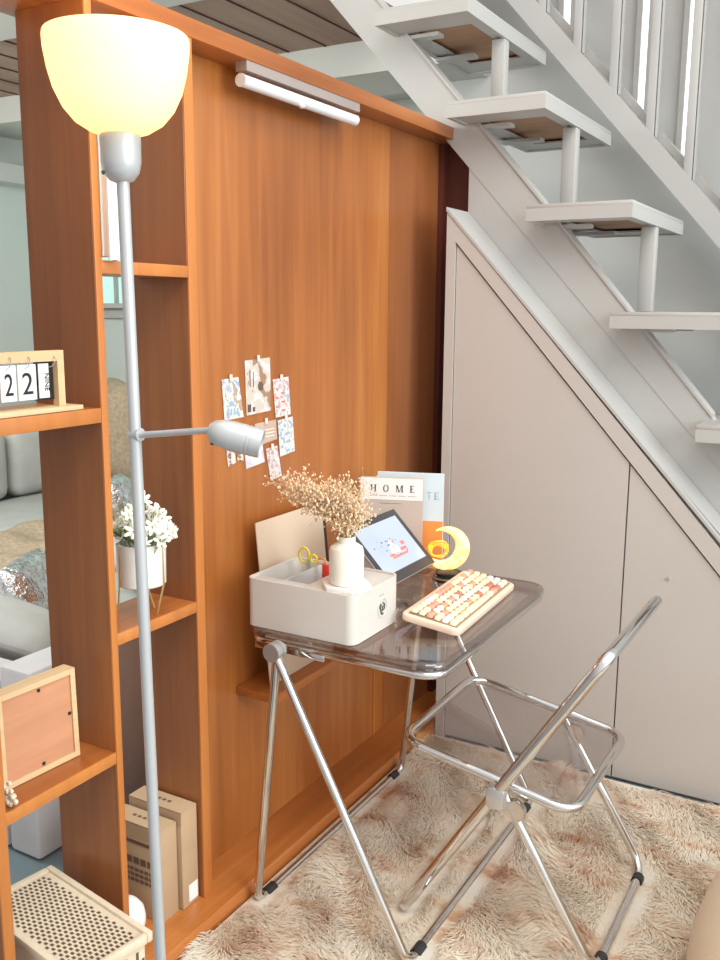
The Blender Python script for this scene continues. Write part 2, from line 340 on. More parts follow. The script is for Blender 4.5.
# staircase
st = thing('staircase', (-.6, 3.2, 0), 'white open staircase of box treads on single posts rising to the left', 'staircase')
def sz(x): return 2.094-(x+1.415)*1.095          # stringer lower edge
b = MB().prism([(-2.1, sz(-2.1)), (-2.1, sz(-2.1)+.20), (-1.05, 1.853), (-.47, 1.180), (.5, 1.180-.97*1.16), (.5, sz(.5))], 'Y', 3.001, 3.05)
b.build('stringer', M['white'], st)
MB().prism([(-2.1, sz(-2.1)+.200), (-2.1, sz(-2.1)+.212), (-1.05, 1.865), (-.47, 1.192), (-.47, 1.180), (-1.05, 1.853)], 'Y', 2.996, 3.054).build('stringer_cap', M['white'], st)
MB().prism([(-1.305, cz(-1.305)-.05), (-1.305, sz(-1.305)+.04), (.4, sz(.4)+.04), (.4, cz(.4)-.05)], 'Y', 3.003, 3.03).build('side_panel', M['white'], st)
TX = [(-1.590, 2.470), (-1.324, 2.158), (-1.043, 1.826), (-.763, 1.500), (-.490, 1.172), (-.21, .85)]
TW = .33; Y0, Y1 = 2.85, 3.60; TH = .05
for i, (x, z) in enumerate(TX):
    t = MB(); x1 = x+TW
    t.box(x, x1, Y0, Y1, z-.012, z, .002)
    for a in ((x, x+.014, Y0, Y1), (x1-.014, x1, Y0, Y1), (x+.0142, x1-.0142, Y0, Y0+.014), (x+.0142, x1-.0142, Y1-.014, Y1)): t.box(a[0], a[1], a[2], a[3], z-TH, z-.0118)
    for a in ((x+.0142, x+.075, Y0+.0142, Y1-.0142), (x1-.05, x1-.0142, Y0+.0142, Y1-.0142), (x+.0752, x1-.0502, Y0+.0142, Y0+.15), (x+.0752, x1-.0502, Y1-.13, Y1-.0142)): t.box(a[0], a[1], a[2], a[3], z-TH+.006, z-TH+.012)
    o = t.build('tread', M['white'], st)
    tag(MB().box(x+.02, x1-.02, Y0+.02, Y1-.02, z-.030, z-.018).build('plywood_infill', M['stepply'], o), 'brown plywood infill')
    for yb_ in (3.0, 3.30): MB().box(x+.01, x+.16, yb_, yb_+.045, z-TH-.012, z-TH-.0005).build('mounting_bracket', M['white'], o)
    if i < 5:
        zn = TX[i+1][1]
        MB().box(x1-.050, x1-.003, 3.18, 3.225, zn+.0005, z-TH-.0005, .002).build('riser_post', M['white'], st)
# railing
rl = thing('stair_railing', (-.8, 3.5, 1.7), 'white sloping stair railing with upright balusters at the upper right', 'railing')
def rz_(x): return 2.358-(x+1.145)*1.125
MB().prism([(-1.9, rz_(-1.9)), (-1.9, rz_(-1.9)+.115), (.3, rz_(.3)+.115), (.3, rz_(.3))], 'Y', 3.605, 3.635).build('bottom_rail', M['white'], rl)
MB().prism([(-1.9, rz_(-1.9)+.118), (-1.9, rz_(-1.9)+.155), (.3, rz_(.3)+.155), (.3, rz_(.3)+.118)], 'Y', 3.66, 3.73).build('inner_rail', M['white'], rl)
for k in range(-3, 6):
    x = -1.144+k*.1435; zb = rz_(x)+.09
    MB().box(x-.015, x+.015, 3.606, 3.634, zb, zb+.95, .002).box(x+.019, x+.024, 3.612, 3.630, zb+.005, zb+.95).build('baluster', M['white'], rl)
MB().prism([(-1.9, rz_(-1.9)+1.04), (-1.9, rz_(-1.9)+1.10), (.3, rz_(.3)+1.10), (.3, rz_(.3)+1.04)], 'Y', 3.60, 3.64).build('handrail', M['white'], rl)
# narrow windows behind the railing
for n, (xa, xb, zb) in enumerate(((-.967, -.940, 2.26), (-.790, -.757, 2.07), (-1.28, -1.25, 2.62))):
    w = struct('window_%d' % (n+2), MB().box(xa, xb, 3.852, 3.859, zb, 3.4), M['window'])
    tag(MB().box(xa-.02, xa, 3.84, 3.8595, zb-.02, 3.4).box(xb, xb+.02, 3.84, 3.8595, zb-.02, 3.4).build('window_frame', M['white'], w), kind='structure')

# ============================================================ FUR RUG
def rug():
    x0, x1, y0, y1 = -1.292, .75, 1.0, 2.775
    n = 210000
    X = rng.uniform(x0, x1, n); Y = rng.uniform(y0, y1, n)
    keep = ~((X > .15) & (Y < 1.6)); X, Y = X[keep], Y[keep]; n = len(X)
    def field(x, y, s, ph): return np.sin(x*s+ph)*np.cos(y*s*1.3+ph*2.1)+.6*np.sin(x*s*2.3+y*s*1.7+ph*3)
    ang = field(X, Y, 7, .3)*1.1+field(X, Y, 19, 1.7)*.7+rng.normal(0, .22, n)-1.1
    L = rng.uniform(.026, .048, n); lean = 1.05+.22*field(X, Y, 13, 2.2)+rng.normal(0, .12, n); lean = np.clip(lean, .5, 1.35)
    def seg(ax_, ay_, bx__, by__):
        d_ = np.array([bx__-ax_, by__-ay_]); t_ = np.clip(((X-ax_)*d_[0]+(Y-ay_)*d_[1])/(d_@d_), 0, 1); return np.hypot(X-ax_-t_*d_[0], Y-ay_-t_*d_[1])
    dist = np.minimum.reduce([seg(-1.28, 1.72, -1.28, 2.51), seg(-.838, 1.70, -.838, 2.53), seg(-.456, 1.87, -.456, 2.34), seg(-.945, 1.85, -.945, 2.36)])
    press = np.clip((dist-.008)/.05, .22, 1); L = L*press; lean = np.where(dist < .04, np.maximum(lean, 1.2), lean)
    w = rng.uniform(.0012, .0024, n)
    d = np.stack([np.cos(ang), np.sin(ang)], 1); s = np.stack([-d[:, 1], d[:, 0]], 1)
    base = np.stack([X, Y, np.full(n, .014)], 1)
    def pt(t, bend):
        a = lean*bend*.85; return base+np.concatenate([d*(np.sin(a)*L*t)[:, None], (np.cos(a)*L*t)[:, None]], 1)
    p1 = pt(.55, .8); p2 = pt(1.0, 1.25); p2[:, 2] = np.maximum(p2[:, 2], .022)
    S3 = np.concatenate([s, np.zeros((n, 1))], 1)*w[:, None]
    V = np.stack([base-S3, base+S3, p1+S3*.9, p1-S3*.9, p2], 1).reshape(-1, 3)
    i = np.arange(n)*5
    q = np.stack([i, i+1, i+2, i+3], 1); tr_ = np.stack([i+3, i+2, i+4], 1)
    loops = np.concatenate([q, tr_], 1).ravel(); starts = (np.arange(n)[:, None]*7+np.array([0, 4])).ravel(); tot = np.tile([4, 3], n)
    me = bpy.data.meshes.new('fur_pile'); me.vertices.add(len(V)); off = np.array([-.3, 1.9, 0]); me.vertices.foreach_set('co', (V-off).ravel())
    me.loops.add(len(loops)); me.loops.foreach_set('vertex_index', loops); me.polygons.add(len(starts)); me.polygons.foreach_set('loop_start', starts); me.polygons.foreach_set('loop_total', tot)
    me.update(calc_edges=True); me.validate(); me.materials.append(M['fur'])
    return me
rg = thing('fur_rug', (-.3, 1.9, 0), 'long haired cream and tan fur rug under the desk and chair', 'rug')
MB().box(-1.296, .75, 1.0, 2.79, .0005, .020).build('backing', M['fur'], rg)
o = bpy.data.objects.new('fur_pile', rug()); COL.objects.link(o); o.parent = rg; tag(o, kind='stuff')

# ============================================================ DESK
dk = thing('folding_desk', (-1.05, 2.12, 0), 'folding desk with smoky clear acrylic top and crossed chrome tube legs', 'desk')
ZT = .722
def rrect(x0, x1, y0, y1, r, z, n=8):
    return fillet([(x0, y0, z), (x1, y0, z), (x1, y1, z), (x0, y1, z)], r, True, n)
def slab(poly, z0, z1):
    return MB().prism([(p.x, p.y) for p in poly], 'Z', z0, z1)
dx0, dx1, dy0, dy1 = -1.346, -.800, 1.758, 2.515
slab(rrect(dx0+.006, dx1-.006, dy0+.006, dy1-.006, .06, 0), .712, ZT).build('tabletop', M['smoke'], dk)
b = MB(); b.tube(rrect(dx0+.012, dx1-.012, dy0+.012, dy1-.012, .055, .7125), .0125, 10, True, flat=.9); b.build('rim', M['smoke_edge'], dk)
b = MB(); b.tube(rrect(dx0+.014, dx1-.014, dy0+.014, dy1-.014, .055, .693), .0095, 12, True); b.build('top_frame', M['chrome'], dk)
JX, JZ = -1.204, .703
def uleg(fx, ya, yb, lab):
    pts = [(JX, ya, JZ), (fx, ya, .019), (fx, yb, .019), (JX, yb, JZ)]
    p = [Vector(q) for q in pts]
    o = MB().tube(fillet(pts, .028, False, 8), .0108, 12).build('leg', M['chrome'], dk)
    for y in (ya+.055, yb-.055): MB().tube([(fx, y-.018, .0185), (fx, y+.018, .0185)], .0145, 12).build('rubber_foot', M['rubber'], o)
uleg(-1.274, 1.712, 2.508, ''); uleg(-.838, 1.700, 2.532, '')
for y, s in ((1.684, 1), (2.548, -1)):
    k = MB().cyl((JX, y, JZ+.002), (JX, y+.012*s, JZ+.002), .0225, seg=24).cyl((JX, y+.013*s, JZ+.002), (JX, y+.020*s, JZ+.002), .022, seg=24).cyl((JX, y+.021*s, JZ+.002), (JX, y+.034*s, JZ+.002), .0225, seg=24).cyl((JX, y+.035*s, JZ+.002), (JX, y+.052*s, JZ+.002), .010, seg=16)
    k.build('hinge_knob', M['steel'], dk)
for y in (1.762, 2.498): MB().box(JX-.10, JX+.10, y-.004, y+.004, .678, .694, .002).build('hinge_plate', M['chrome'], dk)

# ============================================================ CHAIR
ch = thing('folding_chair', (-.70, 2.11, 0), 'folding chair with clear acrylic seat and chrome tube frame drawn up to the desk', 'chair')
def bx_(z): return -.955+z*.629
ya, yb = 1.853, 2.358
o = MB().tube(fillet([(bx_(.782), ya, .782), (bx_(.782), yb, .782), (bx_(.024), yb, .024), (bx_(.024), ya, .024)], .045, True, 8), .0142, 14, True).build('back_frame', M['chrome'], ch)
d = Vector((.629, 0, 1)).normalized(); nrm = Vector((1, 0, -.629)).normalized()
poly = fillet([(0, ya+.006, .60), (0, yb-.006, .60), (0, yb-.006, .775), (0, ya+.006, .775)], .04, True, 6)
t = bmesh.new(); A = [t.verts.new((bx_(p.z)-.0035*nrm.x, p.y, p.z-.0035*nrm.z)) for p in poly]; B = [t.verts.new((bx_(p.z)+.0035*nrm.x, p.y, p.z+.0035*nrm.z)) for p in poly]
t.faces.new(A); t.faces.new(B[::-1]); [t.faces.new((A[i], B[i], B[(i+1) % len(A)], A[(i+1) % len(A)])) for i in range(len(A))]; bmesh.ops.recalc_face_normals(t, faces=t.faces)
MB().merge(t).build('backrest', M['smoke'], ch)
def stz(x): return .462-(x+.945)*.17
sy0, sy1, sx0, sx1 = 1.893, 2.345, -.962, -.526
sp = fillet([(sx0, sy0, stz(sx0)), (sx1, sy0, stz(sx1)), (sx1, sy1, stz(sx1)), (sx0, sy1, stz(sx0))], .055, True, 8)
MB().tube(sp, .0118, 12, True).build('seat_frame', M['chrome'], ch)
sp2 = fillet([(sx0+.004, sy0+.004, stz(sx0)), (sx1-.004, sy0+.004, stz(sx1)), (sx1-.004, sy1-.004, stz(sx1)), (sx0+.004, sy1-.004, stz(sx0))], .05, True, 8)
t = bmesh.new(); A = [t.verts.new(p+Vector((0, 0, -.004))) for p in sp2]; B = [t.verts.new(p+Vector((0, 0, .005))) for p in sp2]
t.faces.new(A); t.faces.new(B[::-1]); [t.faces.new((A[i], B[i], B[(i+1) % len(A)], A[(i+1) % len(A)])) for i in range(len(A))]; bmesh.ops.recalc_face_normals(t, faces=t.faces)
MB().merge(t).build('seat', M['smoke'], ch)
HX, HZ = bx_(.405)+.012, .405
lf = MB().tube(fillet([(HX, ya+.022, HZ), (-.456, ya+.022, .028), (-.456, yb-.022, .028), (HX, yb-.022, HZ)], .06, False, 8), .0112, 12).build('leg', M['chrome'], ch)
for y in (ya+.075, yb-.075): MB().tube([(-.456, y-.012, .0275), (-.456, y+.012, .0275)], .015, 12).build('rubber_foot', M['rubber'], lf)
for y in (ya+.07, yb-.07): MB().tube([(bx_(.024), y-.012, .0235), (bx_(.024), y+.012, .0235)], .0155, 12).build('rubber_foot', M['rubber'], ch)
for y, s in ((ya, 1), (yb, -1)):
    MB().box(HX-.030, HX+.016, y-.016, y+.016, HZ-.028, HZ+.026, .009, T=None).build('hinge_joint', M['steel'], ch)
    MB().cyl((HX+.03, y+.012*s, HZ-.035), (HX+.03, y+.03*s, HZ-.035), .026, seg=24).build('hinge_disc', M['chrome'], ch)

# ============================================================ FLOOR LAMP
lc = Vector((-1.056, 1.10, 0))
fl = thing('floor_lamp', (-1.045, 1.10, 0), 'silver floor lamp with glowing white glass bowl shade and a side reading arm', 'lamp')
MB().lathe([(.125, 0), (.13, .006), (.125, .016), (.03, .024), (.018, .04)], (-1.030, 1.10, .0), 36).build('base', M['silverpaint'], fl)
MB().tube([(-1.030, 1.10, .03), (-1.054, 1.10, 1.70)], .0098, 18).build('pole', M['silverpaint'], fl)
sk = MB().lathe([(.008, 1.689), (.019, 1.693), (.027, 1.704), (.0305, 1.720), (.031, 1.757), (.029, 1.762)], tuple(lc), 32).build('lamp_socket', M['silverpaint'], fl)
MB().cyl((-1.068, 1.075, 1.703), (-1.069, 1.0725, 1.702), .003, seg=10).build('screw', M['black'], sk)
zt_ = 1.900
prof = [(.022, 1.758), (.045, 1.764), (.066, 1.777), (.083, 1.797), (.095, 1.822), (.1025, 1.85), (.1070, 1.878), (.1078, zt_-.006), (.1065, zt_), (.104, zt_-.002), (.1038, 1.878), (.0992, 1.85), (.0918, 1.824), (.080, 1.800), (.064, 1.781), (.044, 1.768), (.022, 1.762)]
MB().lathe(prof, tuple(lc), 48).build('lamp_shade', M['opal'], fl)
MB().lathe([(.013, 1.763), (.014, 1.785), (.024, 1.81), (.026, 1.828), (.019, 1.850), (.002, 1.857)], tuple(lc), 20).build('bulb', plain('lit bulb', (1, .9, .7), .3, emit=(1, .8, .5), es=2.5), fl)
pl = bpy.data.lights.new('bulb_light', 'POINT'); pl.energy = 8; pl.color = (1, .66, .30); pl.shadow_soft_size = .018
po = bpy.data.objects.new('bulb_light', pl); COL.objects.link(po); po.parent = fl; po.location = Vector((lc.x, lc.y, 1.876))-Vector((-1.045, 1.10, 0))
MB().tube([(-1.040, 1.10, 1.300), (-.895, 1.10, 1.318)], .0052, 10).build('side_arm', M['silverpaint'], fl)
MB().cyl((-1.055, 1.10, 1.300), (-1.036, 1.10, 1.301), .0108, seg=14).build('arm_clamp', M['silverpaint'], fl)
ax = Vector((.092, .050, -.026)).normalized(); Th = Matrix.Translation((-.898, 1.10, 1.318)) @ Vector((0, 0, 1)).rotation_difference(ax).to_matrix().to_4x4() @ Matrix.Scale(.80, 4)
hd = MB().lathe([(.004, -.002), (.014, .001), (.022, .010), (.0272, .026), (.0290, .045), (.0290, .072), (.0283, .0725), (.0283, .0765), (.0290, .077), (.0290, .080), (.0283, .0805), (.0283, .084), (.0288, .0845), (.0280, .104), (.0255, .1055), (.024, .100), (.024, .06), (.002, .055)], (0, 0, 0), 32, Th).build('reading_head', M['silverpaint'], fl)
sd = Vector((-.55, -.45, -.70)); sd = (sd-ax*sd.dot(ax)).normalized(); sp_ = Vector((-.898, 1.10, 1.318))+ax*.011
MB().cyl(sp_+sd*.0165, sp_+sd*.0205, .0032, seg=10).build('switch', M['black'], hd)

# ============================================================ ON THE DESK
DZ = ZT+.0012
bxo = thing('desk_organizer', (-1.19, 1.89, DZ), 'white plastic desktop storage box with open compartments and a round badge', 'storage box')
X0, X1, Y0b, Y1b, ZB, ZTp = -1.346, -1.034, 1.780, 2.010, DZ, .845
b = MB()
outer = fillet([(X0, Y0b, 0), (X1, Y0b, 0), (X1, Y1b, 0), (X0, Y1b, 0)], .024, True, 6)
b.prism([(p.x, p.y) for p in outer], 'Z', ZB, ZTp-.06)
inner = fillet([(X0+.006, Y0b+.006, 0), (X1-.006, Y0b+.006, 0), (X1-.006, Y1b-.006, 0), (X0+.006, Y1b-.006, 0)], .018, True, 6)
t = bmesh.new(); lo = [t.verts.new((p.x, p.y, ZTp-.0602)) for p in outer]; hi = [t.verts.new((p.x, p.y, ZTp)) for p in outer]; ih = [t.verts.new((p.x, p.y, ZTp)) for p in inner]; il = [t.verts.new((p.x, p.y, ZTp-.0602)) for p in inner]
n = len(outer)
for i in range(n):
    j = (i+1) % n
    for a_, b_ in ((lo, hi), (hi, ih), (ih, il)): t.faces.new((a_[i], a_[j], b_[j], b_[i]))
bmesh.ops.recalc_face_normals(t, faces=t.faces); b.merge(t)
b.build('body', M['plastic'], bxo)
MB().box(-1.188, X1-.0065, Y0b+.0065, Y1b-.0065, ZTp-.05, ZTp-.004, .003).build('lid', M['plastic'], bxo)
MB().box(X0+.0065, -1.19, Y0b+.0065, Y0b+.05, ZTp-.05, ZTp-.006, .002).box(-1.2655, -1.2615, Y0b+.0505, Y1b-.0065, ZTp-.055, ZTp-.008).build('divider', M['recess'], bxo)
em = MB()
Tb = Matrix.Translation((X1+.0006, 1.918, .780)) @ Matrix.Scale(1.2, 4)
for k, (r0, r1) in enumerate(((.0175, .0195), (.0, .0))):
    if r1:
        ring = [(0, r1*math.cos(a*PI/16), r1*math.sin(a*PI/16)) for a in range(32)]; em.tube(ring, .0012, 6, True, Tb)
em.build('badge_ring', M['recess'], bxo)
em = MB(); em.tube([(0, -.006, .010), (0, -.009, .002), (0, -.004, -.012), (0, .003, -.013)], .0022, 6, T=Tb).tube([(0, .002, .011), (0, .009, .006), (0, .008, -.004), (0, .001, -.006), (0, .000, .002), (0, .005, .003)], .0018, 6, T=Tb).blob((0, -.009, .004), (.001, .004, .006), 8, Tb)
em.build('badge_emblem', plain('dark grey print', (.09, .09, .085), .6), bxo)
MB().box(X1, X1+.0005, 1.904, 1.910, .812, .814).box(X1, X1+.0005, 1.912, 1.918, .8125, .8145).box(X1, X1+.0005, 1.920, 1.926, .813, .815).build('small_mark', plain('pale grey print', (.3, .3, .3), .6), bxo)
# scissors in the organizer
sc = thing('scissors', (-1.272, 1.955, .79), 'yellow handled scissors standing in the organizer compartment', 'scissors')
def ring(c, rx, rz, rr): return [(c[0]+rx*math.cos(a*PI/10), c[1]+.3*rx*math.cos(a*PI/10), c[2]+rz*math.sin(a*PI/10)) for a in range(20)]
MB().tube(ring((-1.287, 1.955, .870), .013, .020, 0), .0032, 8, True).build('handle', M['yellow'], sc)
MB().tube(ring((-1.262, 1.962, .862), .008, .010, 0), .003, 8, True).build('handle', M['yellow'], sc)
MB().box(-1.280, -1.270, 1.955, 1.958, .790, .860, T=None).build('blade', M['steel'], sc)
r_ = thing('craft_knife', (-1.225, 1.965, .79), 'red plastic craft knife tip showing behind the vase in the organizer', 'knife')
MB().box(-1.236, -1.214, 1.960, 1.972, .790, .850, .003).build('handle', M['red'], r_); MB().tube([(-1.240+.012*math.cos(a*PI/8), 1.968, .857+.008*math.sin(a*PI/8)) for a in range(16)], .0022, 6, True).build('loop', M['orange'], r_)
# coaster, vase, dried flowers
vc = (-1.090, 1.84)
tag(MB().prism([(vc[0]+0.063*math.cos(a*PI/3+.2), vc[1]+.063*math.sin(a*PI/3+.2)) for a in range(6)], 'Z', ZTp-.0035, ZTp+.010, bev=.001).build('coaster', M['marble'], loc=(vc[0], vc[1], ZTp)), 'white hexagonal coaster on the storage box under the vase', 'coaster')
vz = ZTp+.0108
tag(MB().lathe([(.038, 0), (.041, .002), (.0415, .006), (.0415, .078), (.039, .088), (.030, .095), (.0215, .099), (.0215, .115), (.0185, .115), (.0185, .09), (.03, .08), (.03, .01), (.001, .008)], (vc[0], vc[1], vz), 40).build('vase', M['ceramic'], loc=(vc[0], vc[1], vz)), 'cream bottle shaped ceramic vase on the hexagonal coaster', 'vase')
bq = thing('dried_flowers', (vc[0], vc[1], vz+.02), 'spray of tan dried flowers standing in the cream vase', 'dried flowers')
def sprig(k):
    stem = MB(); fl_ = MB()
    ang = random.uniform(0, 2*PI); side = k < 17
    if side: tgt = Vector((vc[0]-random.uniform(.04, .19), vc[1]+random.uniform(-.05, .05), vz+.115+random.uniform(.03, .135)))
    else: tgt = Vector((vc[0]+random.uniform(-.05, .055), vc[1]+random.uniform(-.04, .04), vz+.115+random.uniform(.02, .13)))
    p0 = Vector((vc[0]+random.uniform(-.012, .012), vc[1]+random.uniform(-.012, .012), vz+.03)); pm = Vector((vc[0]+random.uniform(-.010, .010), vc[1]+random.uniform(-.01, .01), vz+.125))
    pts = [p0, pm]+[pm.lerp(tgt, s_)+Vector((0, 0, .03*math.sin(s_*PI)*(.7 if side else .2))) for s_ in (.35, .7, 1)]
    stem.tube(pts, [.0012, .0012, .001, .0008, .0005], 5)
    for _ in range(78):
        s_ = random.uniform(.15, 1.0); base = pm.lerp(tgt, s_)+Vector((0, 0, .03*math.sin(s_*PI)*(.7 if side else .2)))
        q = base+Vector((random.gauss(0, .016), random.gauss(0, .016), random.gauss(.006, .014)))
        if q.z < vz+.118: continue
        stem.tube([base, q], .00035, 3)
        r = random.uniform(.0013, .0030); fl_.blob(q, (r, r, r*random.uniform(.8, 1.7)), 5)
    o = stem.build('sprig', M['straw'], bq, smooth=False); fl_.build('blossoms', M['straw2'], o, smooth=False)
for k in range(28): sprig(k)

# tablet on stand
tb = thing('tablet', (-1.15, 2.21, .75), 'graphite tablet leaning back on a stand with a pale blue picture on screen', 'tablet')
P0 = Vector((-1.090, 2.058, .784)); PyE = Vector((-1.090, 2.345, .785)); PT = Vector((-1.232, 2.058, .930))
ey = (PyE-P0).normalized(); ez = (PT-P0); ez = (ez-ey*ez.dot(ey)).normalized(); ex = ey.cross(ez).normalized()
TT = Matrix(((ey.x, ez.x, ex.x, P0.x), (ey.y, ez.y, ex.y, P0.y), (ey.z, ez.z, ex.z, P0.z), (0, 0, 0, 1)))
TWd, THt = .280, .200
sgn = 1 if ex.x > 0 else -1
MB().box(0, TWd, 0, THt, -.0055, .0035, .003, T=TT).build('case', M['steel'], tb)
MB().box(.002, TWd-.002, .002, THt-.002, .0036, .0046, T=TT).build('bezel', M['bezel'], tb)
scr = MB().box(.022, TWd-.022, .030, THt-.022, .0047, .0052, T=TT).build('screen', M['screen'], tb)
gr = MB()
for (u, v, a_, b_) in ((.105, .062, .085, .007), (.10, .070, .03, .008), (.165, .075, .035, .010), (.185, .090, .02, .012), (.150, .105, .008, .008)): gr.box(u, u+a_, v, v+b_, .0053, .0056, T=TT)
gr.build('picture_shapes', plain('coral screen ink', (.6, .15, .12), .4, emit=(.85, .30, .26), es=.35), scr)
gr = MB()
for k in range(26):
    u = random.gauss(.135, .028); v = random.gauss(.10, .018); u = min(max(u, .05), .21); v = min(max(v, .066), .145); s_ = random.uniform(.003, .008); gr.box(u, u+s_, v, v+s_*.6, .00535, .0057, T=TT)
gr.build('picture_outlines', plain('slate screen ink', (.10, .12, .2), .4, emit=(.25, .30, .45), es=.3), scr)
gr = MB()
for (u, v, a_) in ((.125, .088, .020), (.150, .085, .018), (.138, .108, .014)): gr.blob((u+.003, v, .0055), (a_*.6, a_*.7, .0004), 12, TT)
gr.build('picture_highlights', plain('pale screen ink', (.5, .6, .7), .4, emit=(.75, .85, .95), es=.7), scr)
ts = thing('tablet_stand', (-1.12, 2.2, DZ), 'clear plastic stand holding the tablet above the desk', 'stand')
b = MB()
for y in (2.11, 2.26):
    b.prism([(-1.055, DZ), (-1.065, DZ+.010), (-1.20, DZ+.010), (-1.135, DZ+.10), (-1.139, DZ+.103), (-1.215, DZ+.004), (-1.215, DZ)], 'Y', y, y+.006)
b.box(-1.075, -1.062, 2.09, 2.29, DZ+.0005, DZ+.052)
b.build('support', M['glass'], ts)
# glass cup behind organizer
tag(MB().lathe([(.030, 0), (.033, .003), (.036, .050), (.0345, .050), (.031, .006), (.001, .005)], (-1.050, 2.052, DZ), 32).build('glass_cup', M['glass'], loc=(-1.050, 2.052, DZ)), 'small clear glass cup beside the storage box', 'glass')

# keyboard
kb = thing('keyboard', (-.93, 2.175, DZ), 'cream mechanical keyboard with salmon and cream round keycaps', 'keyboard')
KL, KW = .450, .158
KT = Matrix.Translation((-.936, 2.180, DZ+.018)) @ Matrix.Rotation(R(3.0), 4, 'Z') @ Matrix.Rotation(R(7.5), 4, 'Y')
body = fillet([(-KW/2, -KL/2, 0), (KW/2, -KL/2, 0), (KW/2, KL/2, 0), (-KW/2, KL/2, 0)], .022, True, 6)
MB().prism([(p.x, p.y) for p in body], 'Z', -.006, .010, T=KT, bev=.003).build('case', M['kbase'], kb)
MB().prism([(-.064, -KL/2+.016), (.066, -KL/2+.016), (.066, KL/2-.016), (-.064, KL/2-.016)], 'Z', .0102, .0115, T=KT).build('plate', plain('brown key plate', (.35, .22, .13), .6), kb)
rows = 6; rp = .0205; kk = 0
proto = {}
def keymesh(w_, matn):
    k = (round(w_, 4), matn)
    if k in proto: return proto[k]
    mb = MB(); mb.prism([(p.x, p.y) for p in fillet([(-.0088, -w_/2, 0), (.0088, -w_/2, 0), (.0088, w_/2, 0), (-.0088, w_/2, 0)], .006, True, 4)], 'Z', 0, .008)
    for v in mb.bm.verts:
        if v.co.z > .004: v.co.x *= .82; v.co.y *= (w_-.0032)/w_
    me = bpy.data.meshes.new('keycap'); bmesh.ops.bevel(mb.bm, geom=[e for e in mb.bm.edges if all(v.co.z > .007 for v in e.verts)], offset=.0012, segments=1, affect='EDGES')
    mb.bm.to_mesh(me); mb.bm.free(); me.polygons.foreach_set('use_smooth', [True]*len(me.polygons)); me.set_sharp_from_angle(angle=R(50)); me.materials.append(M[matn]); proto[k] = me; return me
layout = [[1]*16, [1]*13+[1.9]+[1], [1.45]+[1]*12+[1.45]+[1], [1.7]+[1]*11+[2.15]+[1], [2.2]+[1]*10+[1.65]+[1, 1], [1.25]*3+[5.6]+[1.15]*2+[1]*3]
cols = ['keyc']*8+['keyp']*4+['keyw']*3+['keyr']
for r, row in enumerate(layout):
    tot = sum(row); un = (KL-.036)/tot; y = -(KL-.036)/2
    for wk in row:
        w_ = un*wk; m_ = random.choice(cols)
        if wk > 5: m_ = 'keyc'
        o = bpy.data.objects.new('keycap', keymesh(w_-.0034, m_)); COL.objects.link(o); o.parent = kb
        o.matrix_local = Matrix.Translation(-Vector(kb['_w'])) @ KT @ Matrix.Translation((-.051+r*rp, y+w_/2, .0118+.0012*(5-r)*.5))
        y += w_
MB().box(-.074, -.058, -.15, -.12, -.009, -.006, T=KT).box(-.074, -.058, .12, .15, -.009, -.006, T=KT).build('foot', M['kbase'], kb)

# books
def serif_text(word, h, gap):
    """strokes with thin serifs in the u,v plane"""
    q = []; x = 0; w = h*.95; th = h*.17; tn = h*.07; sf = h*.09
    def rect(a, b_, c, d_): q.append([(a, c), (b_, c), (b_, d_), (a, d_)])
    for L_ in word:
        if L_ == 'H':
            for xx in (x+.12*w, x+.70*w): rect(xx, xx+th, 0, h); rect(xx-sf, xx+th+sf, 0, tn); rect(xx-sf, xx+th+sf, h-tn, h)
            rect(x+.2*w, x+.75*w, h*.47, h*.47+tn)
        if L_ == 'O':
            n = 20
            for k in range(n):
                a0, a1 = 2*PI*k/n, 2*PI*(k+1)/n
                f = lambda a, R0, R1: (x+w*.45+R0*math.cos(a), h/2+R1*math.sin(a))
                q.append([f(a0, w*.42, h*.52), f(a1, w*.42, h*.52), f(a1, w*.26, h*.46), f(a0, w*.26, h*.46)])
        if L_ == 'M':
            rect(x+.08*w, x+.08*w+tn, 0, h); rect(x, x+.08*w+tn+sf, 0, tn); rect(x, x+.2*w, h-tn, h)
            rect(x+.86*w, x+.86*w+th, 0, h); rect(x+.8*w, x+.86*w+th+sf, 0, tn); rect(x+.84*w, x+.86*w+th+sf, h-tn, h)
            q.append([(x+.08*w, h), (x+.08*w+th, h), (x+.48*w+th*.5, 0), (x+.48*w-th*.3, 0)]); q.append([(x+.86*w, h), (x+.86*w+tn, h), (x+.48*w+tn, 0), (x+.48*w, 0)]); x += .12*w
        if L_ == 'E':
            rect(x+.12*w, x+.12*w+th, 0, h); rect(x+.03*w, x+.70*w, 0, tn); rect(x+.03*w, x+.68*w, h-tn, h); rect(x+.12*w, x+.52*w, h*.47, h*.47+tn)
            rect(x+.65*w, x+.70*w, 0, h*.22); rect(x+.63*w, x+.68*w, h*.80, h); rect(x+.49*w, x+.52*w, h*.38, h*.62)
        if L_ == 'T':
            rect(x+.36*w, x+.36*w+th*.7, 0, h); rect(x+.05*w, x+.8*w, h-tn, h)
        x += w+gap
    return q
